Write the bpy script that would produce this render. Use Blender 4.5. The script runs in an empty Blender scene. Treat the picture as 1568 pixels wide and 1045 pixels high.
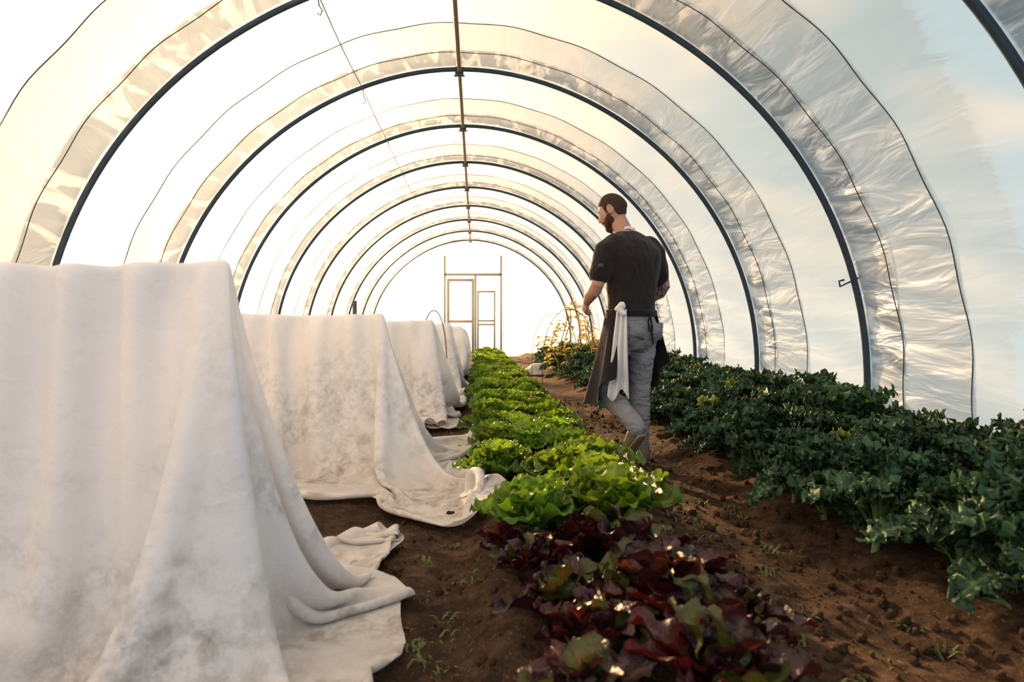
import bpy, bmesh, math, random
import numpy as np
from mathutils import Vector, Matrix, noise, Euler
random.seed(7); np.random.seed(7)
scene = bpy.context.scene
D = bpy.data
PI = math.pi

# ------------------------------------------------------------------ helpers
def link(o, parent=None):
    scene.collection.objects.link(o)
    if parent is not None: o.parent = parent
    return o
def empty(name, loc=(0,0,0), rz=0):
    e = D.objects.new(name, None); e.empty_display_size = .2
    e.location = loc; e.rotation_euler = (0,0,rz)
    return link(e)
def mesh_obj(name, verts, faces, mat=None, parent=None, smooth=True, cols=None, uvs=None):
    me = D.meshes.new(name)
    me.from_pydata([tuple(v) for v in verts], [], [tuple(f) for f in faces])
    me.update()
    if smooth: me.polygons.foreach_set('use_smooth', [True]*len(me.polygons))
    if cols is not None:
        a = me.color_attributes.new('Col','FLOAT_COLOR','POINT')
        a.data.foreach_set('color', np.array(cols,dtype=np.float32).reshape(-1))
    if uvs is not None:
        uvl = me.uv_layers.new(name='UVMap')
        idx = np.zeros(len(me.loops),dtype=np.int32); me.loops.foreach_get('vertex_index', idx)
        uvl.data.foreach_set('uv', np.array(uvs,dtype=np.float32)[idx].reshape(-1))
    if mat: me.materials.append(mat)
    o = D.objects.new(name, me)
    return link(o, parent)
class MB:
    """mesh builder"""
    def __init__(s): s.v=[]; s.f=[]; s.c=[]
    def add(s, vs, fs, col=None):
        n=len(s.v); s.v+= [tuple(v) for v in vs]; s.f += [tuple(i+n for i in f) for f in fs]
        if col is not None: s.c += [col]*len(vs)
    def box(s, c, d, R=None):
        x,y,z=[k/2 for k in d]
        vs=[Vector((a*x,b*y,e*z)) for a in(-1,1) for b in(-1,1) for e in(-1,1)]
        if R is not None: vs=[R@v for v in vs]
        vs=[v+Vector(c) for v in vs]
        s.add(vs,[(0,1,3,2),(4,6,7,5),(0,4,5,1),(2,3,7,6),(0,2,6,4),(1,5,7,3)])
    def tube(s, pts, rad, seg=14, side=None, asp=1.0, cap=True):
        pts=[Vector(p) for p in pts]; rad=list(rad)
        if cap:
            d0=(pts[0]-pts[1]).normalized(); d1=(pts[-1]-pts[-2]).normalized()
            r0,r1=rad[0],rad[-1]
            pre=[(pts[0]+d0*r0*math.sin(a)*min(asp,1), r0*math.cos(a)) for a in (1.45,1.0,.5)]
            post=[(pts[-1]+d1*r1*math.sin(a)*min(asp,1), r1*math.cos(a)) for a in (.5,1.0,1.45)]
            pts=[p for p,_ in pre]+pts+[p for p,_ in post]; rad=[r for _,r in pre]+rad+[r for _,r in post]
        n=len(pts); sd=Vector(side) if side is not None else Vector((1,0,0.13)); vs=[]
        for i in range(n):
            t=(pts[min(i+1,n-1)]-pts[max(i-1,0)]).normalized()
            a=sd-t*sd.dot(t)
            if a.length<1e-3: a=Vector((0,1,0))-t*t.y
            a.normalize(); b=t.cross(a); sd=a
            for k in range(seg):
                th=2*PI*k/seg
                vs.append(pts[i]+a*(rad[i]*math.cos(th))+b*(rad[i]*asp*math.sin(th)))
        fs=[]
        for i in range(n-1):
            for k in range(seg):
                k2=(k+1)%seg
                fs.append((i*seg+k,i*seg+k2,(i+1)*seg+k2,(i+1)*seg+k))
        fs.append(tuple(range(seg-1,-1,-1))); fs.append(tuple((n-1)*seg+k for k in range(seg)))
        s.add(vs,fs)
    def loft(s, secs, seg=28, p=2.3):
        vs=[];n=len(secs)
        for z,cx,cy,rx,ry in secs:
            for k in range(seg):
                th=2*PI*k/seg; c,sn=math.cos(th),math.sin(th)
                vs.append((cx+rx*math.copysign(abs(c)**(2/p),c), cy+ry*math.copysign(abs(sn)**(2/p),sn), z))
        fs=[]
        for i in range(n-1):
            for k in range(seg):
                k2=(k+1)%seg
                fs.append((i*seg+k,i*seg+k2,(i+1)*seg+k2,(i+1)*seg+k))
        fs.append(tuple(range(seg-1,-1,-1))); fs.append(tuple((n-1)*seg+k for k in range(seg)))
        s.add(vs,fs)
    def ball(s, c, r, M=None, nu=20, nv=12, fn=None):
        vs=[];fs=[]
        c=Vector(c)
        for i in range(nv+1):
            ph=PI*(i+.0)/nv
            ph=min(max(ph,.03),PI-.03)
            for k in range(nu):
                th=2*PI*k/nu
                v=Vector((math.sin(ph)*math.cos(th),math.sin(ph)*math.sin(th),math.cos(ph)))
                if fn: v=fn(v)
                else: v=Vector((v.x*r[0],v.y*r[1],v.z*r[2]))
                if M is not None: v=M@v
                vs.append(c+v)
        for i in range(nv):
            for k in range(nu):
                k2=(k+1)%nu
                fs.append((i*nu+k,(i+1)*nu+k,(i+1)*nu+k2,i*nu+k2))
        fs.append(tuple(range(nu))); fs.append(tuple(nv*nu+k for k in range(nu-1,-1,-1)))
        s.add(vs,fs)
    def obj(s,name,mat,parent=None,smooth=True,**k):
        return mesh_obj(name,s.v,s.f,mat,parent,smooth,cols=(s.c if s.c else None),**k)
def remesh(o, vox, it=4):
    m=o.modifiers.new('r','REMESH'); m.mode='VOXEL'; m.voxel_size=vox; m.use_smooth_shade=True
    if it:
        s=o.modifiers.new('s','SMOOTH'); s.iterations=it; s.factor=.5
def curve_obj(name, polys, r, mat, parent=None, res=3):
    cu=D.curves.new(name,'CURVE'); cu.dimensions='3D'; cu.bevel_depth=r; cu.bevel_resolution=res; cu.use_fill_caps=True
    for pts in polys:
        sp=cu.splines.new('POLY'); sp.points.add(len(pts)-1)
        for i,p in enumerate(pts): sp.points[i].co=(*p,1)
        sp.use_smooth=True
    cu.materials.append(mat)
    return link(D.objects.new(name,cu),parent)

# ------------------------------------------------------------------ node helpers
class NT:
    def __init__(s, mat):
        s.t=mat.node_tree; s.t.nodes.clear()
    def n(s, typ, ins=None, **props):
        nd=s.t.nodes.new(typ)
        for k,v in props.items(): setattr(nd,k,v)
        if ins:
            for k,v in ins.items():
                if isinstance(v, bpy.types.NodeSocket): s.t.links.new(v, nd.inputs[k])
                else: nd.inputs[k].default_value=v
        return nd
    def math(s, op, a, b=0.0, c=None, clamp=False):
        ins={0:a,1:b}
        if c is not None: ins[2]=c
        return s.n('ShaderNodeMath',ins,operation=op,use_clamp=clamp).outputs[0]
    def mix(s, f, a, b, mode='MIX'):
        nd=s.n('ShaderNodeMix',data_type='RGBA',blend_type=mode)
        for k,v in ((0,f),(6,a),(7,b)):
            if isinstance(v,bpy.types.NodeSocket): s.t.links.new(v,nd.inputs[k])
            else: nd.inputs[k].default_value = v if k==0 else (*v,1) if len(v)==3 else v
        return nd.outputs[2]
    def noise(s, vec, scale, detail=4, rough=.55, dist=0):
        ins={'Scale':scale,'Detail':detail,'Roughness':rough,'Distortion':dist}
        if vec is not None: ins['Vector']=vec
        return s.n('ShaderNodeTexNoise',ins).outputs[0]
    def ramp(s, f, stops, interp='LINEAR'):
        nd=s.n('ShaderNodeValToRGB',{0:f}); cr=nd.color_ramp; cr.interpolation=interp
        while len(cr.elements)<len(stops): cr.elements.new(.5)
        for e,(p,c) in zip(cr.elements,stops):
            e.position=p; e.color=(c,c,c,1) if not hasattr(c,'__len__') else (*c,1)
        return nd.outputs[0]
    def bump(s, h, strength=.3, dist=.02):
        return s.n('ShaderNodeBump',{'Height':h,'Strength':strength,'Distance':dist}).outputs[0]
def newmat(name):
    m=D.materials.new(name); m.use_nodes=True; return m, NT(m)
def simple(name,col,rough=.6,metal=0,var=.25,vs=20,bump=0.0,bs=60,spec=.4,sheen=0):
    m,t=newmat(name)
    tc=t.n('ShaderNodeTexCoord').outputs['Object']
    n=t.noise(tc,vs)
    c=t.mix(n,[k*(1-var) for k in col],[min(1,k*(1+var)) for k in col])
    b=t.n('ShaderNodeBsdfPrincipled',{'Base Color':c,'Roughness':rough,'Metallic':metal,'Specular IOR Level':spec,'Sheen Weight':sheen})
    if bump:
        t.t.links.new(t.bump(t.noise(tc,bs),bump,.01),b.inputs['Normal'])
    t.n('ShaderNodeOutputMaterial',{0:b.outputs[0]})
    return m

# ------------------------------------------------------------------ layout constants
TC=-0.18; TR=3.2; TZ=0.52; SP=2.07; Y0=3.2
YEND=Y0+9*SP
YSTART=Y0-3*SP

# ------------------------------------------------------------------ materials
def film_mat(name, bands=True):
    m,t=newmat(name)
    uv=t.n('ShaderNodeUVMap',uv_map='UVMap').outputs[0]
    sep=t.n('ShaderNodeSeparateXYZ',{0:uv})
    U,V=sep.outputs[0],sep.outputs[1]
    v2=t.n('ShaderNodeCombineXYZ',{0:t.math('MULTIPLY',U,6.0),1:t.math('MULTIPLY',V,1.3)}).outputs[0]
    wr=t.noise(v2,1.0,3,.5,.8)
    if bands:
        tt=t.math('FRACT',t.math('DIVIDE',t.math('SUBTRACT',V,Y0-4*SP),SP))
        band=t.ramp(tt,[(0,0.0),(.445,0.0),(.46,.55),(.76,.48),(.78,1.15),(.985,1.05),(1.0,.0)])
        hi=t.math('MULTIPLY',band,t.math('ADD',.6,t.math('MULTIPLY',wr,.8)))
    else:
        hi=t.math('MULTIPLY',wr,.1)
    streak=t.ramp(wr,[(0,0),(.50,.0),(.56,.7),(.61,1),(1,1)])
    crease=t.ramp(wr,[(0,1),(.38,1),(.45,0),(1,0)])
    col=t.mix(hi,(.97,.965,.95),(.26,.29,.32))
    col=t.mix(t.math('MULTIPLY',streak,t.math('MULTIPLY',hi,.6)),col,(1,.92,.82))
    trf=t.math('SUBTRACT',.64,t.math('MULTIPLY',hi,.38),clamp=True)
    nrm=t.bump(wr,t.math('ADD',.10,t.math('MULTIPLY',hi,.7),clamp=True),.05)
    tl=t.n('ShaderNodeBsdfTranslucent',{'Color':col,'Normal':nrm})
    df=t.n('ShaderNodeBsdfDiffuse',{'Color':col,'Normal':nrm})
    m1=t.n('ShaderNodeMixShader',{0:.2,1:tl.outputs[0],2:df.outputs[0]})
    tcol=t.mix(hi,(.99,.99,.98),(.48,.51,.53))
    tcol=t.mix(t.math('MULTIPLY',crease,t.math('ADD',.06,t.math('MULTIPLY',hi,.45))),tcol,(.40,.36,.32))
    tp=t.n('ShaderNodeBsdfTransparent',{'Color':tcol})
    m2=t.n('ShaderNodeMixShader',{0:trf,1:m1.outputs[0],2:tp.outputs[0]})
    gl=t.n('ShaderNodeBsdfGlossy',{'Color':(1,1,1,1),'Roughness':.4,'Normal':nrm})
    fr=t.n('ShaderNodeFresnel',{'IOR':1.3,'Normal':nrm})
    m3=t.n('ShaderNodeMixShader',{0:t.math('MULTIPLY',fr.outputs[0],.3),1:m2.outputs[0],2:gl.outputs[0]})
    t.n('ShaderNodeOutputMaterial',{0:m3.outputs[0]})
    return m
M_film=film_mat('polythene_film'); M_film_end=film_mat('polythene_end',False)
M_steel=simple('painted_steel',(.035,.06,.085),.45,.3,.3,8)
M_wire=simple('dark_wire',(.06,.06,.06),.5,.2)
M_rust=simple('rusty_pole',(.20,.12,.07),.6,.4,.5,12)
M_wood=simple('door_timber',(.60,.52,.38),.7,0,.3,10,.3,40)
M_alu=simple('grey_frame',(.50,.51,.44),.5,.2,.2)

def soil_mat():
    m,t=newmat('soil')
    tc=t.n('ShaderNodeTexCoord').outputs['Object']
    n1=t.noise(tc,1.3,6,.65); n2=t.noise(tc,11,9,.72); n3=t.noise(tc,60,4,.6)
    c=t.ramp(n2,[(0,(.020,.012,.009)),(.42,(.062,.036,.024)),(.56,(.145,.085,.053)),(.75,(.27,.17,.11)),(1,(.38,.26,.17))])
    c=t.mix(t.ramp(n1,[(0,.85),(.42,.65),(.57,.0),(1,0)]),c,(.036,.022,.016))
    vor=t.n('ShaderNodeTexVoronoi',{'Vector':tc,'Scale':22.0})
    straw=t.ramp(t.noise(t.n('ShaderNodeMapping',{'Vector':tc,'Scale':(1,.35,1),'Rotation':(0,0,.6)}).outputs[0],85,2,.5,2.5),[(0,0),(.64,0),(.68,1),(1,1)])
    c=t.mix(t.math('MULTIPLY',straw,.5),c,(.42,.30,.18))
    h=t.math('ADD',t.math('MULTIPLY',n2,1.0),t.math('ADD',t.math('MULTIPLY',n3,.25),t.math('MULTIPLY',vor.outputs[0],.35)))
    b=t.n('ShaderNodeBsdfPrincipled',{'Base Color':c,'Roughness':.95,'Specular IOR Level':.12,'Normal':t.bump(h,1.0,.05)})
    t.n('ShaderNodeOutputMaterial',{0:b.outputs[0]})
    return m
M_soil=soil_mat()

def leaf_mat(name, trans=.4, rough=.42, tint=(1,1,1), spec=.4, tl=(1.9,1.8,.9), ns=35, bs=90, bd=.008, bst=.6):
    m,t=newmat(name)
    a=t.n('ShaderNodeAttribute',attribute_name='Col').outputs[0]
    tc=t.n('ShaderNodeTexCoord').outputs['Object']
    oi=t.n('ShaderNodeObjectInfo').outputs['Random']
    n=t.noise(tc,ns,4)
    c=t.mix(n,a,t.mix(1.0,a,(1.7,1.6,1.3),'MULTIPLY'))
    c=t.mix(1.0,c,tint,'MULTIPLY')
    c=t.n('ShaderNodeHueSaturation',{'Color':c,'Hue':t.math('ADD',.49,t.math('MULTIPLY',oi,.02)),'Value':t.math('ADD',.8,t.math('MULTIPLY',oi,.45))}).outputs[0]
    nb=t.bump(t.noise(tc,bs,3),bst,bd)
    b=t.n('ShaderNodeBsdfPrincipled',{'Base Color':c,'Roughness':rough,'Specular IOR Level':spec,'Normal':nb})
    tlb=t.n('ShaderNodeBsdfTranslucent',{'Color':t.mix(1.0,c,tl,'MULTIPLY'),'Normal':nb})
    mx=t.n('ShaderNodeMixShader',{0:trans,1:b.outputs[0],2:tlb.outputs[0]})
    t.n('ShaderNodeOutputMaterial',{0:mx.outputs[0]})
    return m
M_let=leaf_mat('green_lettuce_leaf',.34,.45,tl=(1.8,1.6,.7)); M_red=leaf_mat('red_lettuce_leaf',.18,.33,tint=(.75,.70,.72),spec=.5,tl=(1.5,1.0,.7))
M_kale=leaf_mat('kale_leaf',.12,.6,spec=.3,ns=22,bs=75,bd=.01,bst=.6); M_yel=leaf_mat('autumn_leaf',.5,.6)

def fleece_mat():
    m,t=newmat('fleece_fabric')
    g=t.n('ShaderNodeNewGeometry').outputs['Position']
    z=t.n('ShaderNodeSeparateXYZ',{0:g}).outputs[2]
    n1=t.noise(g,1.9,4,.6,.3); n2=t.noise(g,13,8,.75,.2)
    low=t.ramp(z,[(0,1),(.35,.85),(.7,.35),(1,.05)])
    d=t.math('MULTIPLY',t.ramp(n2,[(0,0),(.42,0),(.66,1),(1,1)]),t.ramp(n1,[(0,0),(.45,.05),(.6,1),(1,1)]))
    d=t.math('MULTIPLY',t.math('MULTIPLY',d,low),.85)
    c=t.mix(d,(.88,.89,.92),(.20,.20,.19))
    c=t.mix(t.math('MULTIPLY',t.ramp(z,[(0,1),(.12,.5),(.3,0),(1,0)]),t.math('MULTIPLY',n2,.7)),c,(.45,.31,.21))
    nb=t.bump(t.math('ADD',t.noise(g,12,5,.6,.8),t.math('MULTIPLY',t.noise(g,350,2),.10)),.35,.03)
    df=t.n('ShaderNodeBsdfDiffuse',{'Color':c,'Normal':nb}); tl=t.n('ShaderNodeBsdfTranslucent',{'Color':c,'Normal':nb})
    mx=t.n('ShaderNodeMixShader',{0:.24,1:df.outputs[0],2:tl.outputs[0]})
    t.n('ShaderNodeOutputMaterial',{0:mx.outputs[0]})
    return m
M_fleece=fleece_mat()

# ------------------------------------------------------------------ ground
def sstep(a,b,x):
    t=min(max((x-a)/(b-a),0),1); return t*t*(3-2*t)
def gz(x,y):
    z=.0
    z+=.09*sstep(-.06,.12,x)*(1-sstep(.68,.92,x))
    z+=.10*sstep(1.30,1.65,x)*(1-sstep(2.9,3.1,x))
    z+=.025*noise.noise(Vector((x*1.7,y*1.7,0)))+.022*noise.noise(Vector((x*6,y*6,3)))+.010*noise.noise(Vector((x*19,y*19,5)))
    return z
xs=np.arange(-3.7,3.45,.045); ys=np.concatenate([np.arange(YSTART-.5,.8,.15),np.arange(.8,9,.035),np.arange(9,YEND+1.5,.12)])
gv=[(x,y,gz(x,y)) for y in ys for x in xs]; nx=len(xs)
gf=[(j*nx+i,j*nx+i+1,(j+1)*nx+i+1,(j+1)*nx+i) for j in range(len(ys)-1) for i in range(nx-1)]
mesh_obj('ground',gv,gf,M_soil)
mb=MB()
for k in range(2600):
    y=1.2+7.5*random.random()**1.4; x=random.choice([random.uniform(-.45,.05),random.uniform(.9,1.5),random.uniform(.95,1.4),random.uniform(1.3,2.0),random.uniform(0,1)])
    r=.004+.018*random.random()**3
    c=Vector((x,y,gz(x,y)+r*.3)); ph=random.random()*9
    mb.ball(c,(1,1,1),nu=6,nv=4,fn=lambda v:v*r*(1+.35*math.sin(v.x*4+ph)*math.cos(v.y*5+ph)))
mb.obj('soil_clods',M_soil)
M_grass=simple('weed_green',(.09,.14,.03),.6)
wv=MB()
for k in range(130):
    y=random.uniform(1.8,9); x=random.choice([random.uniform(-.25,.02),random.uniform(.95,1.4)])
    for b in range(7):
        a=random.random()*6.28; L=random.uniform(.02,.05); w=.003
        p=Vector((x+random.uniform(-.03,.03),y+random.uniform(-.03,.03),gz(x,y)-.003)); o=Vector((math.cos(a),math.sin(a),0)); s=Vector((-o.y,o.x,0))*w
        wv.add([p-s,p+s,p+o*L*.5+s+Vector((0,0,L*.5)),p+o*L*.5-s+Vector((0,0,L*.5)),p+o*L+Vector((0,0,L*.45))],[(0,1,2,3),(3,2,4)])
wv.obj('path_weeds',M_grass)

# ------------------------------------------------------------------ tunnel
def prof(a, r=TR):
    leg=TZ+.05; arc=PI*r
    if a<leg: return (TC-r, TZ-(leg-a), -1, 0)
    if a>leg+arc: return (TC+r, TZ-(a-leg-arc), 1, 0)
    th=PI-(a-leg)/r
    k=1-.018*math.sin(th)**2*(1-math.sin(th)**8)
    return (TC+r*k*math.cos(th), TZ+r*k*math.sin(th), math.cos(th), math.sin(th))
LT=2*(TZ+.05)+PI*TR
tun=empty('polytunnel')
hoops=[]
for i in range(-3,10):
    y=Y0+i*SP
    hoops.append([(prof(a)[0],y,prof(a)[1]) for a in np.linspace(0,LT,90)])
curve_obj('steel_hoops',hoops,.025,M_steel,tun)
R2=TR+.03; LT2=2*(TZ+.05)+PI*R2
na=340; fy=np.arange(YSTART,YEND+.001,.085)
fv=[];fuv=[]
for y in fy:
    t=((y-Y0)/SP)%1.0
    bandw=(.3 if .45<t<.78 else (1.0 if t>=.78 else .06))*min(1,(1-t)*8+.1)
    for k in range(na):
        a=LT2*k/(na-1); x,z,nx_,nz_=prof(a,R2)
        d=-.025*math.sin(PI*t)
        d+=bandw*(.024*noise.noise(Vector((a*6,y*1.5,0)))+.014*noise.noise(Vector((a*13,y*2.0,4))))
        d+=.012*noise.noise(Vector((a*1.2,y*.9,8)))
        d=min(d,.03)
        fv.append((x+nx_*d,y,z+nz_*d)); fuv.append((a,y))
ff=[(j*na+k,j*na+k+1,(j+1)*na+k+1,(j+1)*na+k) for j in range(len(fy)-1) for k in range(na-1)]
mesh_obj('polythene_cover',fv,ff,M_film,tun,uvs=fuv)
ropes=[]
for i in range(-3,9):
    for dy,r in ((.95,TR+.015),(1.62,TR+.015)):
        y=Y0+i*SP+dy
        ropes.append([(prof(a,r-.012)[0],y+.015*math.sin(a*9),prof(a,r-.012)[1]) for a in np.linspace(0,LT,140)])
curve_obj('film_ropes',ropes,.004,M_wire,tun,1)
apex=prof(LT/2)[1]
curve_obj('ridge_pole',[[(TC,YSTART,apex-.03),(TC,YEND,apex-.03)]],.022,M_rust,tun)
mb=MB()
for i in range(-3,10):
    y=Y0+i*SP
    mb.box((TC,y,apex-.02),(.09,.07,.07)); mb.tube([(TC-.05,y,apex-.07),(TC+.05,y,apex-.07)],[.01,.01],8)
mb.obj('ridge_clamps',M_steel,tun)
p=prof(TZ+.05+ TR*(PI/2-.33)); wx,wz=p[0],p[1]-.03
pl=[[(wx,y,wz-.03*math.sin(PI*(((y-Y0)/SP)%1))) for y in np.arange(YSTART,YEND,.15)]]
for i in range(-1,8):
    y=Y0+i*SP-.05
    pl.append([(wx,y,wz),(wx+.01,y,wz-.09),(wx+.035,y,wz-.13),(wx+.02,y,wz-.17),(wx,y,wz-.15)])
curve_obj('crop_wire',pl,.005,M_wire,tun,1)
q=(3.0,5.27,1.32)
curve_obj('hoop_bracket',[[(q[0]-.02,q[1],q[2]+.02),(q[0]-.2,q[1]-.02,q[2]-.06),(q[0]-.21,q[1]-.02,q[2]-.02),(q[0]-.17,q[1]-.02,q[2]-.01)]],.008,M_steel,tun)
dx0,dx1,dz=-1.0,.80,2.62
def upper(x):
    u=(x-TC)/TR; return TZ+TR*math.sqrt(max(0,1-u*u))*.985
def wallpatch(x0,x1,zlo):
    n=18; vs=[];uv=[]
    for i in range(n+1):
        x=x0+(x1-x0)*i/n; zt=max(upper(x),zlo+.001)
        for k in range(9):
            z=zlo+(zt-zlo)*k/8; vs.append((x,YEND+.02,z)); uv.append((x*.4+z*.3,z))
    fs=[(i*9+k,(i+1)*9+k,(i+1)*9+k+1,i*9+k+1) for i in range(n) for k in range(8)]
    return vs,fs,uv
av=[];af=[];au=[]
for x0,x1,zl in ((TC-TR,dx0,-.05),(dx0,dx1,dz),(dx1,TC+TR,-.05)):
    v,f,u=wallpatch(x0,x1,zl); n=len(av); av+=v; au+=u; af+=[tuple(i+n for i in q_) for q_ in f]
mesh_obj('wall_back',av,af,M_film_end,uvs=au)
mb=MB()
ye=YEND-.02
for x in (dx0,dx1): mb.box((x,ye,1.6),(.07,.07,3.25))
mb.box(((dx0+dx1)/2,ye,dz),(dx1-dx0,.07,.08)); mb.box(((dx0+dx1)/2,ye,.03),(dx1-dx0,.09,.06))
mb.box((-.02,ye,1.3),(.06,.06,2.6))
mb.obj('trim_1',M_wood)
door=empty('door_1')
mb=MB()
def frame(x0,x1,z0,z1,w,rails,y):
    for x in (x0+w/2,x1-w/2): mb.box((x,y,(z0+z1)/2),(w,.05,z1-z0))
    for z in [z0+w/2,z1-w/2]+rails: mb.box(((x0+x1)/2,y,z),(x1-x0-2*w,.05,w))
frame(-.93,-.06,.07,2.48,.085,[1.12],ye-.05)
mb.obj('leaf_frame',M_wood,door)
mb=MB(); frame(.03,.62,.07,2.10,.06,[1.02,1.14],ye-.05)
mb.obj('side_frame',M_alu,door)
mesh_obj('pane',[(-.86,ye-.04,.14),(-.14,ye-.04,.14),(-.14,ye-.04,2.42),(-.86,ye-.04,2.42)],[(0,1,2,3)],M_film_end,door,uvs=[(0,0),(.3,0),(.3,1),(0,1)])
mesh_obj('side_pane',[(.02,ye-.03,.1),(.78,ye-.03,.1),(.78,ye-.03,2.6),(.02,ye-.03,2.6)],[(0,1,2,3)],M_film_end,door,uvs=[(0,0),(.3,0),(.3,1),(0,1)])

# ------------------------------------------------------------------ fleece covers: position-based cloth clipped to a top rail, hem staked to the soil
def drape(name, x0,x1,y0,y1,zt, sheet, cell, gx=.33, gy=.10, steps=190, iters=14, pins=(), seed=1, sm=1, rail=True, xlim=None, sag=.015, bed=False, lam=.26):
    rng=np.random.RandomState(seed)
    X=np.arange(sheet[0],sheet[1]+1e-6,cell); Y=np.arange(sheet[2],sheet[3]+1e-6,cell)
    nxx,nyy=len(X),len(Y); rx=cell*(1+gx); ry=cell*(1+gy)
    P=np.zeros((nyy,nxx,3)); P[...,0]=X[None,:]; P[...,1]=Y[:,None]
    ph=rng.rand(12)*6.28
    kx=2*PI/lam
    warp=.7*np.sin(P[...,0]*2.3+ph[0])+.9*np.sin(P[...,0]*5.1+P[...,1]*.7+ph[1])
    am=.65+.35*np.sin(P[...,0]*3.7+ph[2])
    rip=lam*math.sqrt(gx)/PI*am*np.sin(P[...,0]*kx+warp*2+ph[3])
    rip2=.016*np.sin(P[...,1]*2*PI/.24+1.3*np.sin(P[...,0]*3+ph[4])+ph[5])*(P[...,0]>x1)
    P[...,2]=zt+.03+rip+rip2+rng.rand(nyy,nxx)*.003
    V0=P.copy()
    W=np.ones((nyy,nxx,1)); pin=[]
    for (px,py,tg) in pins:
        i=int(np.argmin(abs(X-px))); j=int(np.argmin(abs(Y-py)))
        W[j,i]=0; pin.append((j,i,P[j,i].copy(),np.array(tg,float)))
    if rail:
        for j in range(nyy):
            if y0-1e-6<=Y[j]<=y1+1e-6:
                for i in range(nxx):
                    if x0<=X[i]<=x1:
                        W[j,i]=0; b=P[j,i].copy(); b[2]=zt-sag*abs(math.sin((X[i]-x1)*3.3))-.01*(j%2)+rip[j,i]*.08
                        b[1]+=-rip[j,i]*.55
                        pin.append((j,i,P[j,i].copy(),b))
    def con(A,B,wA,wB,L,k):
        d=B-A; l=np.sqrt((d*d).sum(-1,keepdims=True))+1e-9
        s=wA+wB; s[s==0]=1
        c=d*((l-L)/l/s*k)
        A+=wA*c; B-=wB*c
    sets=[]
    for ax,st,kk in ((1,1,1.0),(0,1,1.0),(1,2,.35),(0,2,.35)):
        n=P.shape[ax]; L=(rx if ax==1 else ry)*st
        for off in range(2*st):
            idx=np.arange(n-st); idx=idx[(idx%(2*st))==off]
            sets.append((ax,idx,idx+st,L,kk))
    dt=1/50; G=3.2; dg=math.hypot(rx,ry)
    pj=np.array([p[0] for p in pin],int); pi_=np.array([p[1] for p in pin],int)
    pa=np.array([p[2] for p in pin]); pb=np.array([p[3] for p in pin])
    for s in range(steps):
        vel=(P-V0)*.965; V0=P.copy()
        vel=np.clip(vel,-.04,.04)
        vel[...,2]-=G*dt*dt
        P=P+vel*W
        f=min(1,s/(steps*.6)); f=f*f*(3-2*f)
        if len(pin): P[pj,pi_]=pa+(pb-pa)*f
        for it in range(iters):
            for ax,ia,ib,L,k in sets:
                if k<1 and it%3: continue
                if ax==1:
                    A=P[:,ia];B=P[:,ib];con(A,B,W[:,ia].copy(),W[:,ib],L,k);P[:,ia]=A;P[:,ib]=B
                else:
                    A=P[ia];B=P[ib];con(A,B,W[ia].copy(),W[ib],L,k);P[ia]=A;P[ib]=B
            if it%2==0:
                for (sa,sb_) in (((slice(0,-1),slice(0,-1)),(slice(1,None),slice(1,None))),((slice(1,None),slice(0,-1)),(slice(0,-1),slice(1,None)))):
                    A=P[sa];B=P[sb_]; d=B-A; l=np.sqrt((d*d).sum(-1,keepdims=True))+1e-9
                    c=d*((l-dg)/l*.5*.12); P[sa]=P[sa]+c*W[sa]; P[sb_]=P[sb_]-c*W[sb_]
            if it%3==2 or it==iters-1:
                if not rail:
                    ins=(P[...,0]>x0)&(P[...,0]<x1)&(P[...,1]>y0)&(P[...,1]<y1)&(P[...,2]<zt)
                    P[...,2][ins]=zt
                if xlim is not None:
                    ov=(P[...,0]>xlim)&(W[...,0]>0)&(P[...,2]<.45)
                    P[...,0][ov]=xlim-(P[...,0][ov]-xlim)*.2
                fl=.035
                if bed:
                    q=np.clip((P[...,0]+.10)/.18,0,1); fl=.035+.10*q*q*(3-2*q)
                    gr=P[...,2]<fl; P[...,2]=np.maximum(P[...,2],fl)
                else:
                    gr=P[...,2]<fl; P[...,2][gr]=fl
                V0[gr]=P[gr]*.75+V0[gr]*.25
    vs=P.reshape(-1,3)
    fs=[(j*nxx+i,j*nxx+i+1,(j+1)*nxx+i+1,(j+1)*nxx+i) for j in range(nyy-1) for i in range(nxx-1)]
    o=mesh_obj(name,vs,fs,M_fleece)
    if sm:
        s_=o.modifiers.new('sm','SMOOTH'); s_.iterations=sm; s_.factor=.5
    sb=o.modifiers.new('sub','SUBSURF'); sb.levels=1; sb.render_levels=1
    return o
import time; T0=time.time()
drape('fleece_crop_cover',-3.0,-.66,1.86,1.92,1.145,(-2.75,.29,.80,3.20),.023,xlim=-.20,gx=.30,lam=.27,
      pins=((.29,.80,(-.22,1.35,.035)),(.29,1.95,(-.27,2.35,.035)),(.29,3.20,(-.52,2.95,.035)),(-.3,.8,(-.52,1.46,.035)),(-.75,.8,(-.88,1.42,.035)),(-1.2,.8,(-1.25,1.50,.035)),(-1.7,.8,(-1.7,1.45,.035)),(-2.2,.8,(-2.2,1.5,.035)),(-2.75,.8,(-2.8,1.5,.035)),(-1.2,3.2,(-1.2,2.97,.035)),(-2.0,3.2,(-2.0,2.97,.035)),(-2.75,3.2,(-2.8,2.97,.035))),seed=1)
print('cloth1',time.time()-T0)
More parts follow.
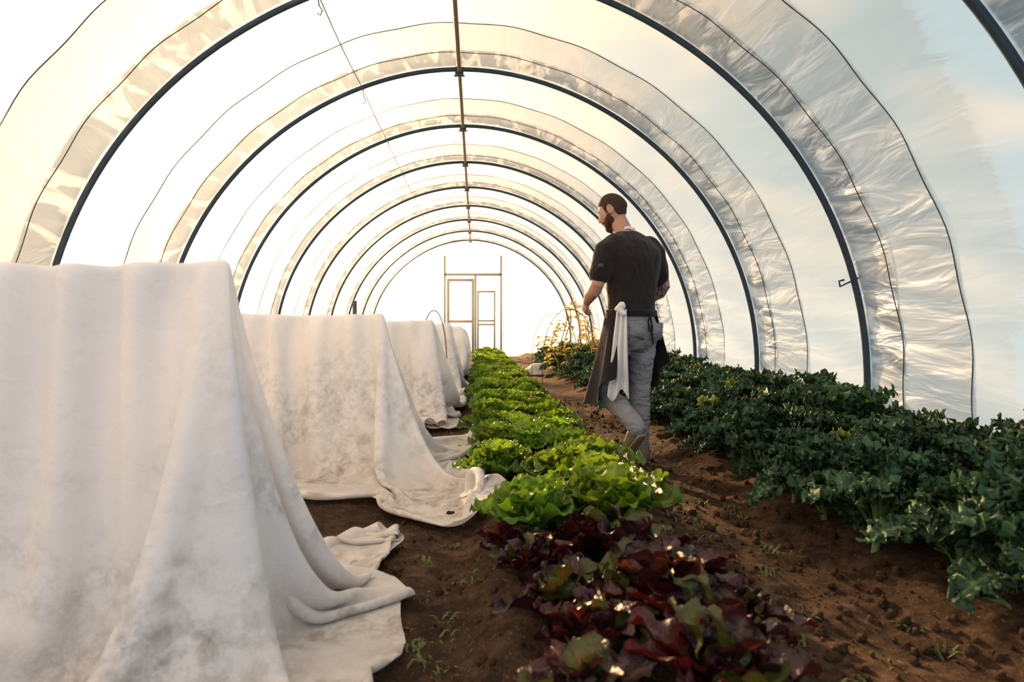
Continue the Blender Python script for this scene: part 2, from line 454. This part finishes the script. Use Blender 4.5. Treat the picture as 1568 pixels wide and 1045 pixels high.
drape('fleece_crop_cover',-3.0,-.575,4.36,4.43,1.045,(-2.7,.33,2.95,5.85),.027,bed=True,gx=.33,lam=.25,
      pins=((.33,2.95,(.21,3.22,.27)),(.33,3.3,(.12,3.50,.20)),(.12,2.95,(.04,3.08,.16)),(-.08,2.95,(-.13,3.10,.035)),(-.6,2.95,(-.60,3.72,.035)),(-1.1,2.95,(-1.1,3.82,.035)),(-1.6,2.95,(-1.62,3.76,.035)),(-2.1,2.95,(-2.1,3.82,.035)),(.33,3.9,(-.24,3.95,.035)),(.33,4.9,(-.20,5.0,.035)),(.33,5.85,(-.32,5.6,.035)),(-1.2,5.85,(-1.2,5.6,.035))),seed=2)
drape('fleece_crop_cover',-3.0,-.42,6.9,6.98,1.03,(-2.6,.43,5.85,8.6),.038,steps=160,xlim=-.10,lam=.28,
      pins=((.43,5.85,(-.14,6.2,.035)),(-.5,5.85,(-.5,6.4,.035)),(.43,7.0,(-.16,6.9,.035)),(.43,8.6,(-.2,8.4,.035))),seed=3)
drape('fleece_crop_cover',-3.0,-.31,9.3,9.38,1.01,(-2.5,.52,8.3,11.1),.045,steps=150,xlim=-.10,lam=.32,pins=((.52,8.3,(-.12,8.6,.035)),(.52,11.1,(-.15,10.9,.035))),seed=4)
drape('fleece_crop_cover',-3.0,-.25,11.8,11.9,.97,(-2.5,.52,10.9,13.7),.05,steps=140,xlim=-.10,lam=.35,pins=((.52,13.7,(-.15,13.6,.035)),),seed=5)
drape('fleece_crop_cover',-3.0,-.25,14.4,15.6,.93,(-2.5,.50,13.5,16.5),.06,steps=130,xlim=-.10,lam=.4,seed=6)
print('cloth all',time.time()-T0)
curve_obj('timber_stake',[[(-.80,4.50,0),(-.80,4.50,1.12)]],.014,M_wire)
curve_obj('low_wire_hoop',[[(-.47-.15*math.cos(a),7.6,1.13*math.sin(a)**.5 if 0<a<PI else 0) for a in np.linspace(0,PI,40)]],.006,M_wire)

# ------------------------------------------------------------------ plants
def leaf(mb, base, az, el0, el1, L, W, amp, freq, nu, nv, col, rib, stem=0., fold=.4, rng=random, amp2=0, tipcol=None, prof_p=.7, crk=0, crs=40, edge=0.0, rp=1.6, wobk=1.6):
    out=Vector((math.cos(az),math.sin(az),0)); side=Vector((-math.sin(az),math.cos(az),0)); up=Vector((0,0,1))
    pos=Vector(base); vs=[];cs=[]; ph=[rng.random()*6.28 for _ in range(4)]
    tw=rng.uniform(-.3,.3); so=rng.random()*50
    for i in range(nu):
        s=i/(nu-1); el=el0+(el1-el0)*s**1.3
        T=out*math.cos(el)+up*math.sin(el); Nn=-out*math.sin(el)+up*math.cos(el)
        if i: pos=pos+T*(L/(nu-1))
        S=(side*math.cos(tw*s)+Nn*math.sin(tw*s))
        if s<stem: w=.008; q=0
        else:
            q=(s-stem)/(1-stem); w=max(W*math.sin(PI*min(.985,q**prof_p*.97+.02))**.65,.006)
        on=min(1,q*4)
        wl=wobk*noise.noise(Vector((s*9,so,0))); wr_=wobk*noise.noise(Vector((s*9,so,7)))
        lob=1+ (.22*noise.noise(Vector((s*14,so,3))) if crk else 0)
        for k in range(nv):
            v=-1+2*k/(nv-1); av=abs(v)
            sg=0 if v>0 else 2
            th=2*PI*freq*s+ph[sg]+(wl if v>0 else wr_)
            r=amp*av**rp*math.sin(th)*on
            r+=amp2*av*math.sin(th*2.3+ph[sg+1]+v*3)*on
            ww=w*lob*(1+ (edge*math.sin(th*1.6) if av>.8 else 0))
            p=pos+S*(ww*v)+Nn*(fold*w*v*v+r)
            if crk and on>0:
                p=p+noise.noise_vector(Vector((p.x*crs+so,p.y*crs,p.z*crs)))*(crk*on*(.25+.75*av))
            vs.append(p)
            rf=max(0,1-av*5) if q>0 else 1
            c=[col[m]*(1-rf)+rib[m]*rf for m in range(3)]
            if tipcol is not None:
                e=min(1,(av**2*.6+s*.6)); c=[c[m]*(1-e)+tipcol[m]*e for m in range(3)]
            cs.append((*c,1))
    fs=[(i*nv+k,i*nv+k+1,(i+1)*nv+k+1,(i+1)*nv+k) for i in range(nu-1) for k in range(nv-1)]
    n=len(mb.v); mb.v+=[tuple(v) for v in vs]; mb.f+=[tuple(a+n for a in f) for f in fs]; mb.c+=cs
def to_mesh(mb,name,mat):
    me=D.meshes.new(name); me.from_pydata(mb.v,[],mb.f); me.update()
    me.polygons.foreach_set('use_smooth',[True]*len(me.polygons))
    a=me.color_attributes.new('Col','FLOAT_COLOR','POINT'); a.data.foreach_set('color',np.array(mb.c,dtype=np.float32).reshape(-1))
    me.materials.append(mat); return me
def green_head():
    mb=MB(); n=26
    for i in range(n):
        f=i/(n-1); az=i*2.4+random.uniform(-.25,.25)
        el=math.radians(24+58*f+random.uniform(-8,8)); L=.27-.09*f+random.uniform(-.03,.03)
        g=random.uniform(.65,1.15)
        col=(.030*g+.030*f,.082*g+.05*f,.013*g); rib=(.22,.34,.10)
        leaf(mb,(.01*math.cos(az),.01*math.sin(az),.0+.03*f),az,el+.45,el-.60,L,.088-.015*f,.013,7,46,13,col,rib,fold=.35,amp2=.004,prof_p=1.5,crk=.013,crs=34,edge=.03,tipcol=(col[0]*2.0,col[1]*1.65,col[2]*1.1),rp=2.0)
    return mb
def red_head():
    mb=MB(); n=24
    for i in range(n):
        f=i/(n-1); az=i*2.4+random.uniform(-.35,.35)
        el=math.radians(22+56*f+random.uniform(-14,14)); L=.235-.06*f+random.uniform(-.04,.04)
        r=random.random()
        if r<.68: col,tip=(.045,.012,.013),random.choice([(.022,.006,.012),(.045,.006,.010),(.018,.008,.014)])
        elif r<.90: col,tip=(.06,.11,.02),(.045,.06,.016)
        else: col,tip=(.16,.055,.018),(.08,.018,.012)
        leaf(mb,(.01*math.cos(az),.01*math.sin(az),.03*f),az,el+.5,el-.6,L,.058-.008*f,.011,3.2,28,11,col,(.20,.07,.06),fold=.5,amp2=.003,tipcol=tip,prof_p=1.5,crk=.015,crs=26,edge=.03)
    return mb
def kale_plant():
    mb=MB(); n=23
    for i in range(n):
        f=i/(n-1); az=i*2.4+random.uniform(-.3,.3)
        el=math.radians(25+58*f+random.uniform(-10,10)); L=.41-.15*f+random.uniform(-.05,.05)
        g=random.uniform(.65,1.2)
        col=(.015*g,.042*g,.022*g); rib=(.12,.20,.09)
        if random.random()<.02: col=(.10,.14,.03)
        leaf(mb,(.02*math.cos(az),.02*math.sin(az),.05+.13*f),az,el+.45,el-1.4,L,.062,.017,11,120,15,col,rib,stem=.36,fold=.05,amp2=.008,tipcol=(col[0]*2.0,col[1]*1.8,col[2]*1.9),crk=.038,crs=54,edge=.05,prof_p=.9,rp=1.4,wobk=5)  # lighter tipcol paints highlights on the curl edges into the leaf colour
    v0=len(mb.v); mb.tube([(0,0,-.03),(0,0,.2)],[.016,.012],8); mb.c+=[(.14,.2,.09,1)]*(len(mb.v)-v0)
    return mb
GH=[to_mesh(green_head(),'green_lettuce_mesh',M_let) for _ in range(4)]
RH=[to_mesh(red_head(),'red_lettuce_mesh',M_red) for _ in range(5)]
KH=[to_mesh(kale_plant(),'kale_mesh',M_kale) for _ in range(4)]
print('plants',time.time()-T0)
def place(meshes, name, parent, x,y,s,tilt=.15,dz=0):
    o=D.objects.new(name,random.choice(meshes)); link(o,parent)
    o.location=(x,y,gz(x,y)-.01+dz); o.scale=(s,s,s*random.uniform(.9,1.15))
    o.rotation_euler=(random.uniform(-tilt,tilt),random.uniform(-tilt,tilt),random.random()*6.28)
g=empty('green_lettuce_crop')
y=2.72
while y<20.5:
    if y<3.9: cols_=(.16,.58) if int(y*3)%2 else (.20,.56)
    else: cols_=(.13,.35,.58)
    k=1.18 if y<3.9 else .95
    for cx in cols_:
        if cx<.3 and 3.0<y<3.7: continue
        place(GH,'lettuce_head',g,cx+random.uniform(-.04,.04),y+random.uniform(-.06,.06)+(.16 if cx==.35 else 0),random.uniform(.88,1.12)*k)
    y+=.36
place(GH,'lettuce_head',g,.36,2.98,1.1); place(GH,'lettuce_head',g,.39,3.55,1.0)
g=empty('red_lettuce_crop')
for x,y_,s in [(.14,2.44,.8),(.40,2.48,.9),(.64,2.42,.85),(.20,2.18,.9),(.46,2.2,1.0),(.70,2.16,.8),(.26,1.92,.9),(.52,1.95,1.05),(.72,1.90,.85),(.32,1.68,.9),(.56,1.70,1.0),(.24,1.46,.8),(.5,1.44,1.0)]:
    place(RH,'lettuce_head',g,x,y_,s,.25)
g=empty('curly_kale_crop')
y=1.95
while y<16:
    for cx in ((1.60,1.98,2.36) if y<5.5 else (1.62,2.0,2.36,2.7)):
        xx=cx+random.uniform(-.07,.07)
        place(KH,'kale_plant',g,xx,y+random.uniform(-.08,.08),random.uniform(.88,1.15)*(0.95 if cx<1.8 else 1.05))
    y+=.36
mb=MB()
for sx,sy,h in [(1.50,11.2,1.25),(1.7,11.5,1.35),(1.35,11.7,1.0),(1.9,11.3,1.15),(1.55,12.1,1.3),(1.3,12.6,.8),(1.75,10.6,.9)]:
    pts=[(sx+.06*math.sin(k*1.3+sx*9),sy+.05*math.cos(k*1.7),h*k/6) for k in range(7)]
    v0=len(mb.v); mb.tube(pts,[.010]*6+[.005],6); mb.c+=[(.25,.22,.10,1)]*(len(mb.v)-v0)
    for k in range(24):
        z=random.uniform(.15,1)*h; az=random.random()*6.28
        c=random.choice([(.38,.27,.10),(.30,.27,.10),(.18,.21,.07),(.34,.20,.09)])
        p=pts[min(6,int(z/h*6))]
        leaf(mb,(p[0],p[1],z),az,.6,-.7,random.uniform(.10,.22),.04,.01,2,7,5,c,c,stem=.3)
mb.obj('yellowing_tomato_plants',M_yel)
curve_obj('cloche_wire_hoop',[[(1.45-.42*math.cos(a),10.6,1.22*math.sin(a)**.6 if 0<a<PI else 0) for a in np.linspace(0,PI,40)],[(1.45-.42*math.cos(a),12.6,1.2*math.sin(a)**.6 if 0<a<PI else 0) for a in np.linspace(0,PI,40)]],.006,M_wire)
drape('folded_fleece',1.1,1.35,13.3,13.6,.22,(.85,1.6,13.0,13.9),.04,gx=.15,steps=80,seed=9,rail=False)

# ------------------------------------------------------------------ man
man=empty('man',(1.07,4.70,.0),math.radians(30))
man.scale=(1.035,1.035,1.035)
man.location.z=gz(1.05,4.7)+.003
M_skin=simple('skin',(.50,.27,.19),.5,0,.12,30,.15,120,.4)
def shirt_mat():
    m,t=newmat('black_tshirt')
    tc=t.n('ShaderNodeTexCoord').outputs['Object']
    n=t.noise(tc,6,4,.6,.8)
    c=t.mix(n,(.013,.010,.010),(.032,.026,.025))
    mp=t.n('ShaderNodeMapping',{'Vector':tc,'Scale':(1,1,.55),'Rotation':(0,.5,0)}).outputs[0]
    h=t.math('ADD',t.noise(mp,9,3,.5,1.2),t.math('MULTIPLY',t.noise(tc,200,2),.05))
    b=t.n('ShaderNodeBsdfPrincipled',{'Base Color':c,'Roughness':.9,'Sheen Weight':.12,'Specular IOR Level':.15,'Normal':t.bump(h,.8,.04)})
    t.n('ShaderNodeOutputMaterial',{0:b.outputs[0]}); return m
M_shirt=shirt_mat()
def jean_mat():
    m,t=newmat('grey_jeans')
    tc=t.n('ShaderNodeTexCoord').outputs['Object']
    n=t.noise(tc,7,4,.6,.5)
    c=t.mix(n,(.19,.19,.21),(.36,.36,.39))
    mp=t.n('ShaderNodeMapping',{'Vector':tc,'Scale':(1,1,2.2)}).outputs[0]
    h=t.math('ADD',t.noise(mp,8,3,.5,.9),t.math('MULTIPLY',t.noise(tc,250,2),.06))
    b=t.n('ShaderNodeBsdfPrincipled',{'Base Color':c,'Roughness':.88,'Specular IOR Level':.2,'Normal':t.bump(h,.9,.045)})
    t.n('ShaderNodeOutputMaterial',{0:b.outputs[0]}); return m
M_jean=jean_mat()
M_apron=simple('black_apron',(.016,.014,.016),.85,0,.3,12,.4,25,.15,.1)
M_towel=simple('white_towel',(.80,.79,.80),.9,0,.05,30,.6,60,.1)
M_shoe=simple('grey_suede',(.20,.165,.13),.85,0,.3,25,.3,80,.2)
M_sole=simple('shoe_sole',(.30,.23,.16),.8)
M_hair=simple('brown_hair',(.050,.026,.014),.75,0,.4,60,.8,160,.3)
M_beard=simple('beard_hair',(.08,.035,.017),.8,0,.4,70,.8,160,.3)
M_eye=simple('eye_white',(.7,.68,.66),.25,0,.02); M_iris=simple('iris',(.03,.05,.06),.2)
M_tat=simple('tattoo_ink',(.05,.055,.07),.6,0,.6,40)
mb=MB()
mb.loft([(.975,0,.0,.162,.118),(1.02,0,0,.172,.125),(1.10,0,.0,.172,.128),(1.18,0,-.004,.178,.13),(1.28,0,-.01,.196,.136),(1.37,0,-.012,.212,.138),(1.43,0,-.006,.210,.128),(1.475,0,.005,.18,.112),(1.515,0,.02,.125,.09),(1.555,-.005,.04,.075,.068)])
for sgn in (-1,1):
    mb.tube([(sgn*.15,.0,1.455),(sgn*.205,.005,1.41),(sgn*.235,.01,1.33),(sgn*.262,.015,1.255)],[.075,.082,.076,.072],18)
o=mb.obj('tshirt',M_shirt,man); remesh(o,.012,6)
tx=D.textures.new('folds','CLOUDS'); tx.noise_scale=.11; tx.noise_depth=1
dm=o.modifiers.new('d','DISPLACE'); dm.texture=tx; dm.strength=.016; dm.mid_level=.5
mb=MB(); mb.box((-.312,-.055,1.305),(.004,.035,.025),Euler((0,.1,.75)).to_matrix()); mb.obj('sleeve_badge',M_tat,man)
def hand(mb, W, d, nrm, side, curl=1.0, sc=1.0):
    W=Vector(W); d=Vector(d).normalized(); side=Vector(side); side=(side-d*side.dot(d)).normalized(); nrm=d.cross(side)*(1 if d.cross(side).dot(Vector(nrm))>0 else -1)
    mb.tube([W-d*.02,W+d*.02,W+d*.055,W+d*.09],[.029*sc,.036*sc,.042*sc,.040*sc],14,side=side,asp=.42)
    for off,ln,cu in ((.031,.92,.85),(.0105,1.0,1.0),(-.0105,.94,1.08),(-.031,.76,1.2)):
        p=W+d*(.088-abs(off)*.12)*sc+side*off; a=0.15*curl; pts=[p-d*.02]; 
        pts.append(p)
        for seg,da in ((.044,.35),(.028,.75),(.021,.55)):
            a+=da*curl*cu*.8
            p=p+(d*math.cos(a)+nrm*math.sin(a)+side*off*.6).normalized()*seg*ln*sc
            pts.append(p)
        mb.tube(pts,[.0095,.0095,.0088,.0080,.0068],10,side=side)
    p=W+d*.025+side*.028; pts=[p]
    for seg,v in ((.042,d*.7+side*.75+nrm*.35),(.032,d*.85+side*.3+nrm*.55),(.026,d*.85+side*.05+nrm*.6)):
        p=p+v.normalized()*seg; pts.append(p)
    mb.tube(pts,[.014,.0125,.0105,.0085],10,side=nrm)
mb=MB()
mb.tube([(0,.02,1.47),(-.015,.06,1.555),(-.035,.095,1.64)],[.068,.060,.058],18)
LW=Vector((-.185,.235,1.085)); RW=Vector((.19,.215,1.075))
mb.tube([(-.235,.01,1.35),(-.258,.012,1.27),(-.275,.02,1.19),(-.268,.055,1.155),(-.235,.14,1.125),LW],[.052,.050,.043,.045,.043,.028],16)
mb.tube([(.235,.01,1.35),(.265,.005,1.27),(.292,.0,1.20),(.288,.035,1.155),(.25,.13,1.115),RW],[.053,.051,.044,.046,.043,.028],16)
hand(mb,LW,(.35,.75,-.45),(.8,-.2,-.3),(.1,.5,.9),.9)
hand(mb,RW,(-.45,.75,-.35),(-.8,-.2,-.3),(-.1,.5,.9),.9)
Rh=Matrix.Rotation(math.radians(30),3,'Z')@Matrix.Rotation(math.radians(-26),3,'X')
HC=Vector((-.055,.125,1.70))
def skull(v, k=1.0):
    x,y,z=v.x*.077,v.y*.098,v.z*.118
    if z<0:
        f=-z/.118
        x*=1-.28*f*f; 
        if y>0: y*=1-.10*f
        else: y*=1-.35*f
    if y>0: x*=1-.10*(y/.098)**2
    if y>.0 and z>0.02: y*=1-.12*(z/.118)
    if y<0 and z>-.02: y*=1.06
    return Vector((x,y,z))*k
mb.ball(HC,(1,1,1),Rh,32,22,fn=skull)
def hp(x,y,z): return HC+Rh@Vector((x,y,z))
mb.tube([hp(0,.084,.022),hp(0,.098,.0),hp(0,.108,-.022),hp(0,.096,-.032)],[.009,.010,.014,.011],10,side=Rh@Vector((1,0,0)))
mb.tube([hp(-.035,.078,.032),hp(0,.088,.034),hp(.035,.078,.032)],[.010,.011,.010],8)
mb.tube([hp(-.022,.082,-.056),hp(0,.090,-.054),hp(.022,.082,-.056)],[.006,.008,.006],8)
mb.tube([hp(-.020,.083,-.067),hp(0,.089,-.067),hp(.020,.083,-.067)],[.006,.008,.006],8)
mb.ball(hp(0,.066,-.096),(.024,.020,.018),Rh,12,8)
for sg in (-1,1):
    mb.ball(hp(sg*.079,-.008,-.006),(.008,.019,.030),Rh@Matrix.Rotation(sg*-.35,3,'Z'),14,10)
    rim=[hp(sg*(.084+.004*math.sin(a)),-.012+.019*math.cos(a)*-1,-.004+.031*math.sin(a)) for a in np.linspace(-.9,3.3,10)]
    mb.tube(rim,[.0045]*10,8)
o=mb.obj('skin_head_and_arms',M_skin,man); remesh(o,.0055,3)
mb=MB(); mi=MB()
for sg in (-1,1):
    mb.ball(hp(sg*.030,.074,.012),(.0125,.0125,.0125),Rh,12,8); mi.ball(hp(sg*.030,.084,.009),(.006,.004,.006),Rh,10,6)
mb.obj('eyes',M_eye,man); mi.obj('irises',M_iris,man)
def shell(name,mat,k,test,amp):
    nu,nv=90,60; vs=[];keep=[]
    for i in range(nv+1):
        ph=min(max(PI*i/nv,.01),PI-.01)
        for j in range(nu):
            th=2*PI*j/nu; v=Vector((math.sin(ph)*math.cos(th),math.sin(ph)*math.sin(th),math.cos(ph)))
            w=test(v)+.05*noise.noise(v*12); s=skull(v)
            kk=1-.03+(k+.03-1)*min(1,max(0,w*5)) + (amp*noise.noise(v*14) if w>0 else 0)
            vs.append(HC+Rh@(s*kk)); keep.append(w>-.05)
    fs=[]
    for i in range(nv):
        for j in range(nu):
            q=(i*nu+j,(i+1)*nu+j,(i+1)*nu+(j+1)%nu,i*nu+(j+1)%nu)
            if all(keep[a] for a in q): fs.append(q)
    return mesh_obj(name,vs,fs,mat,man)
def lerp_pts(x,pts):
    if x<=pts[0][0]: return pts[0][1]
    for (a,b),(c,d) in zip(pts,pts[1:]):
        if x<=c: return b+(d-b)*(x-a)/(c-a)
    return pts[-1][1]
def hair_t(v):
    return v.z-lerp_pts(v.y,[(-.95,-.62),(-.45,-.58),(-.22,-.12),(-.12,.16),(.06,.14),(.12,-.22),(.30,-.18),(.38,.34),(.8,.50)])
def beard_t(v):
    return min(lerp_pts(v.y,[(-.05,-.75),(.05,-.10),(.35,-.16),(.75,-.30),(.95,-.36)])-v.z, v.y+.10)
shell('hair',M_hair,1.045,hair_t,.010)
shell('beard',M_beard,1.06,beard_t,.012)
mb=MB()
mb.ball(hp(0,.070,-.100),(.034,.028,.026),Rh,16,10)
mb.tube([hp(-.030,.076,-.066),hp(-.018,.086,-.048),hp(0,.092,-.045),hp(.018,.086,-.048),hp(.030,.076,-.066)],[.007,.008,.008,.008,.007],8)
mb.tube([hp(-.052,.050,-.060),hp(-.035,.068,-.085),hp(0,.080,-.098),hp(.035,.068,-.085),hp(.052,.050,-.060)],[.012,.016,.018,.016,.012],10)
mb.obj('chin_beard',M_beard,man)
mb=MB(); mb.tube([(.283,.003,1.225),(.293,.0,1.20),(.289,.035,1.155),(.262,.10,1.127)],[.0475,.0455,.0475,.0455],16)
o=mb.obj('forearm_tattoo',M_tat,man)
def tat():
    m,t=newmat('tattooed_skin'); tc=t.n('ShaderNodeTexCoord').outputs['Object']
    n=t.ramp(t.noise(tc,38,4,.6,1.5),[(0,0),(.46,0),(.52,1),(1,1)])
    b=t.n('ShaderNodeBsdfPrincipled',{'Base Color':t.mix(n,(.42,.24,.17),(.07,.06,.07)),'Roughness':.5})
    t.n('ShaderNodeOutputMaterial',{0:b.outputs[0]}); return m
o.data.materials[0]=tat()
mb=MB()
mb.loft([(.76,0,.0,.10,.09),(.82,0,-.005,.165,.125),(.88,0,-.012,.175,.135),(.95,0,-.005,.168,.125),(1.01,0,0,.160,.116)])
for sg in (-1,1): mb.ball((sg*.082,-.055,.875),(.092,.09,.095),None,20,14)
HL=(-.092,.0,.86);KL=(-.105,.16,.52);AL=(-.10,-.17,.265)
HR=(.095,.0,.86);KR=(.10,.03,.50);AR=(.092,.02,.115)
def L3(a,b,t): return tuple(a[i]*(1-t)+b[i]*t for i in range(3))
mb.tube([HL,L3(HL,KL,.5),KL,(-.105,.09,.43),L3(KL,AL,.55),L3(KL,AL,.85),AL],[.098,.088,.072,.072,.068,.058,.056],20)
mb.tube([HR,L3(HR,KR,.5),KR,L3(KR,AR,.3),L3(KR,AR,.6),L3(KR,AR,.85),AR],[.098,.087,.070,.071,.066,.060,.064],20)
o=mb.obj('jeans',M_jean,man); remesh(o,.012,5)
tx=D.textures.new('folds2','CLOUDS'); tx.noise_scale=.07
dm=o.modifiers.new('d','DISPLACE'); dm.texture=tx; dm.strength=.02; dm.mid_level=.5
mb=MB()
for sg in (-1,1):
    mb.box((sg*.085,-.146,.885),(.11,.006,.11),Euler((.12,0,sg*.12)).to_matrix())
o=mb.obj('back_pockets',M_jean,man)
def shoe(name, heel, toe, up, ext):
    heel=Vector(heel);toe=Vector(toe); f=(toe-heel); L=f.length; f.normalize(); up=Vector(up); up=(up-f*up.dot(f)).normalized(); s=f.cross(up)
    secs=[(-.02,.018,.05),(0,.030,.075),(.08,.036,.088),(.25,.037,.090),(.42,.038,.072),(.60,.045,.058),(.78,.047,.047),(.92,.038,.036),(1.0,.02,.024)]
    for nm,hs,ws,zo,mat in (('upper',True,1,.018,M_shoe),('sole',False,1.08,-.004,M_sole)):
        b=MB(); seg=20; vs=[];n=len(secs)
        for q,w,h in secs:
            hh=h if hs else .024; lift=.02*max(0,(q-.7)/.3)**2
            for k in range(seg):
                th=2*PI*k/seg; c,sn=math.cos(th),math.sin(th)
                y=.5*hh+sn*.5*hh
                wid=w*ws*math.copysign(abs(c)**.7,c)
                vs.append(heel+f*(q*L)+s*wid+up*(zo+y+lift))
        fs=[(i*seg+k,i*seg+(k+1)%seg,(i+1)*seg+(k+1)%seg,(i+1)*seg+k) for i in range(n-1) for k in range(seg)]
        fs+= [tuple(range(seg-1,-1,-1)),tuple((n-1)*seg+k for k in range(seg))]
        b.add(vs,fs); b.obj(name+'_'+nm,mat,man)
    b=MB(); b.tube([Vector(ext),heel+f*.07+up*.07],[.045,.038],16); b.obj(name+'_collar',M_shoe,man)
shoe('right_shoe',(.09,-.055,.0),(.085,.235,.0),(0,0,1),(.092,.02,.12))
shoe('left_shoe',(-.10,-.215,.225),(-.105,-.03,.012),(0,.72,.62),(-.10,-.165,.255))
def cloth_sheet(name,mat,fn,nu,nv,th=.004):
    vs=[fn(i/(nu-1),j/(nv-1)) for j in range(nv) for i in range(nu)]
    fs=[(j*nu+i,j*nu+i+1,(j+1)*nu+i+1,(j+1)*nu+i) for j in range(nv-1) for i in range(nu-1)]
    o=mesh_obj(name,vs,fs,mat,man); m=o.modifiers.new('s','SOLIDIFY'); m.thickness=th; m.offset=0
    m=o.modifiers.new('b','SUBSURF'); m.levels=m.render_levels=1
    return o
def apron(u,v):
    th=math.radians(-118+236*u)
    side=math.sin(th); fr=math.cos(th)
    hem=.40+.10*max(0,side)+.14*max(0,-fr)
    if fr<0: hem+=.12
    z=1.015-(1.015-hem)*v
    gro=v**1.1
    rx=.186+.075*gro+.02*gro*math.sin(u*26); ry=.140+.14*gro*(1 if fr>0 else .6)+.02*gro*math.sin(u*31+1)
    x=rx*side; y=ry*fr
    y+=.08*gro*max(0,-side)*max(0,fr+.4)
    return (x,y,z)
cloth_sheet('apron',M_apron,apron,60,26)
mb=MB()
ring=[(.180*math.cos(a),.135*math.sin(a),1.005) for a in np.linspace(0,2*PI,41)]
mb.tube(ring,[.022]*41,10,side=(0,0,1),asp=.35,cap=False)
mb.obj('apron_waistband',M_apron,man)
curve_obj('apron_strings',[[(.02,-.145,1.0),(.035,-.155,.93),(.03,-.158,.86),(.04,-.16,.80)],[(.03,-.145,1.0),(.0,-.155,.95),(.01,-.158,.88)]],.006,M_apron,man)
mb=MB(); mb.tube([(-.07,.11,1.53),(-.068,.05,1.565),(-.035,-.005,1.575),(.02,-.012,1.565),(.065,.03,1.55),(.06,.10,1.52)],[.010]*6,8,side=(0,0,1),asp=.3)
mb.obj('apron_neck_strap',M_towel,man)
def towel(u,v):
    w=(u-.5)*.135*(.5+.65*v)
    fold=.018*math.sin(u*15+1.5*v)*(.6+.6*v)
    z=1.03-v*.56 - .04*math.sin(u*7)*v
    bulge=.03*math.sin(PI*min(1,v*1.2))
    return (-.175+.62*w-.62*(fold+bulge), -.10-.62*w-.62*(fold+bulge)+.035*v, z)
cloth_sheet('towel',M_towel,towel,26,34,.007)
mb=MB(); mb.tube([(-.15,-.085,1.045),(-.19,-.12,1.055),(-.215,-.10,1.03),(-.19,-.135,1.0)],[.018,.026,.022,.02],10)
o=mb.obj('towel_tuck',M_towel,man); remesh(o,.008,3)

# ------------------------------------------------------------------ world & sun
sun_az=math.radians(-17); sun_el=math.radians(16)
sd=Vector((math.sin(sun_az)*math.cos(sun_el),math.cos(sun_az)*math.cos(sun_el),math.sin(sun_el)))
w=D.worlds.new('sky'); scene.world=w; w.use_nodes=True; t=NT(w)
gen=t.n('ShaderNodeTexCoord').outputs['Generated']
dt_=t.n('ShaderNodeVectorMath',{0:gen,1:tuple(sd)},operation='DOT_PRODUCT').outputs['Value']
dp=t.math('MAXIMUM',dt_,0.0)
z=t.n('ShaderNodeSeparateXYZ',{0:gen}).outputs[2]
cl=t.noise(t.n('ShaderNodeMapping',{'Vector':gen,'Scale':(1,1,2.0)}).outputs[0],2.8,2,.5,.4)
base=t.mix(t.ramp(cl,[(0,0),(.42,0),(.58,1),(1,1)]),(.36,.55,.62),(1.08,.82,.58))
base=t.mix(t.ramp(z,[(0,1),(.02,.9),(.35,0),(1,0)]),base,(.56,.70,.72))
back=t.math('MAXIMUM',t.math('MULTIPLY',dt_,-1.0),0.0,clamp=True)
base=t.mix(back,base,(1.05,1.18,1.34))
g1=t.math('MULTIPLY',t.math('POWER',dp,5.0),.9); g2=t.math('MULTIPLY',t.math('POWER',dp,40.0),4.0)
glow=t.n('ShaderNodeVectorMath',{0:(1,.78,.52),'Scale':t.math('ADD',g1,g2)},operation='SCALE').outputs[0]
sky=t.n('ShaderNodeVectorMath',{0:base,1:glow},operation='ADD').outputs[0]
bg=t.n('ShaderNodeBackground',{'Color':sky,'Strength':1.06})
t.n('ShaderNodeOutputWorld',{0:bg.outputs[0]})
sl=D.lights.new('low_sun','SUN'); sl.energy=27; sl.angle=math.radians(1.5); sl.color=(1,.62,.30)
so=D.objects.new('low_sun',sl); link(so); so.rotation_euler=(-sd).to_track_quat('-Z','Y').to_euler()

# ------------------------------------------------------------------ camera
cam=D.cameras.new('camera'); co=D.objects.new('camera',cam); link(co)
co.location=(0,0,.95); co.rotation_euler=(PI/2,0,0)
cam.lens=24; cam.sensor_width=36; cam.shift_x=.0351; cam.shift_y=-.014
cam.dof.use_dof=True; cam.dof.focus_distance=4.6; cam.dof.aperture_fstop=2.8
cam.clip_start=.05
scene.camera=co
scene.view_settings.view_transform='Standard'
scene.view_settings.look='None'
scene.view_settings.exposure=0.0
print('done',time.time()-T0)
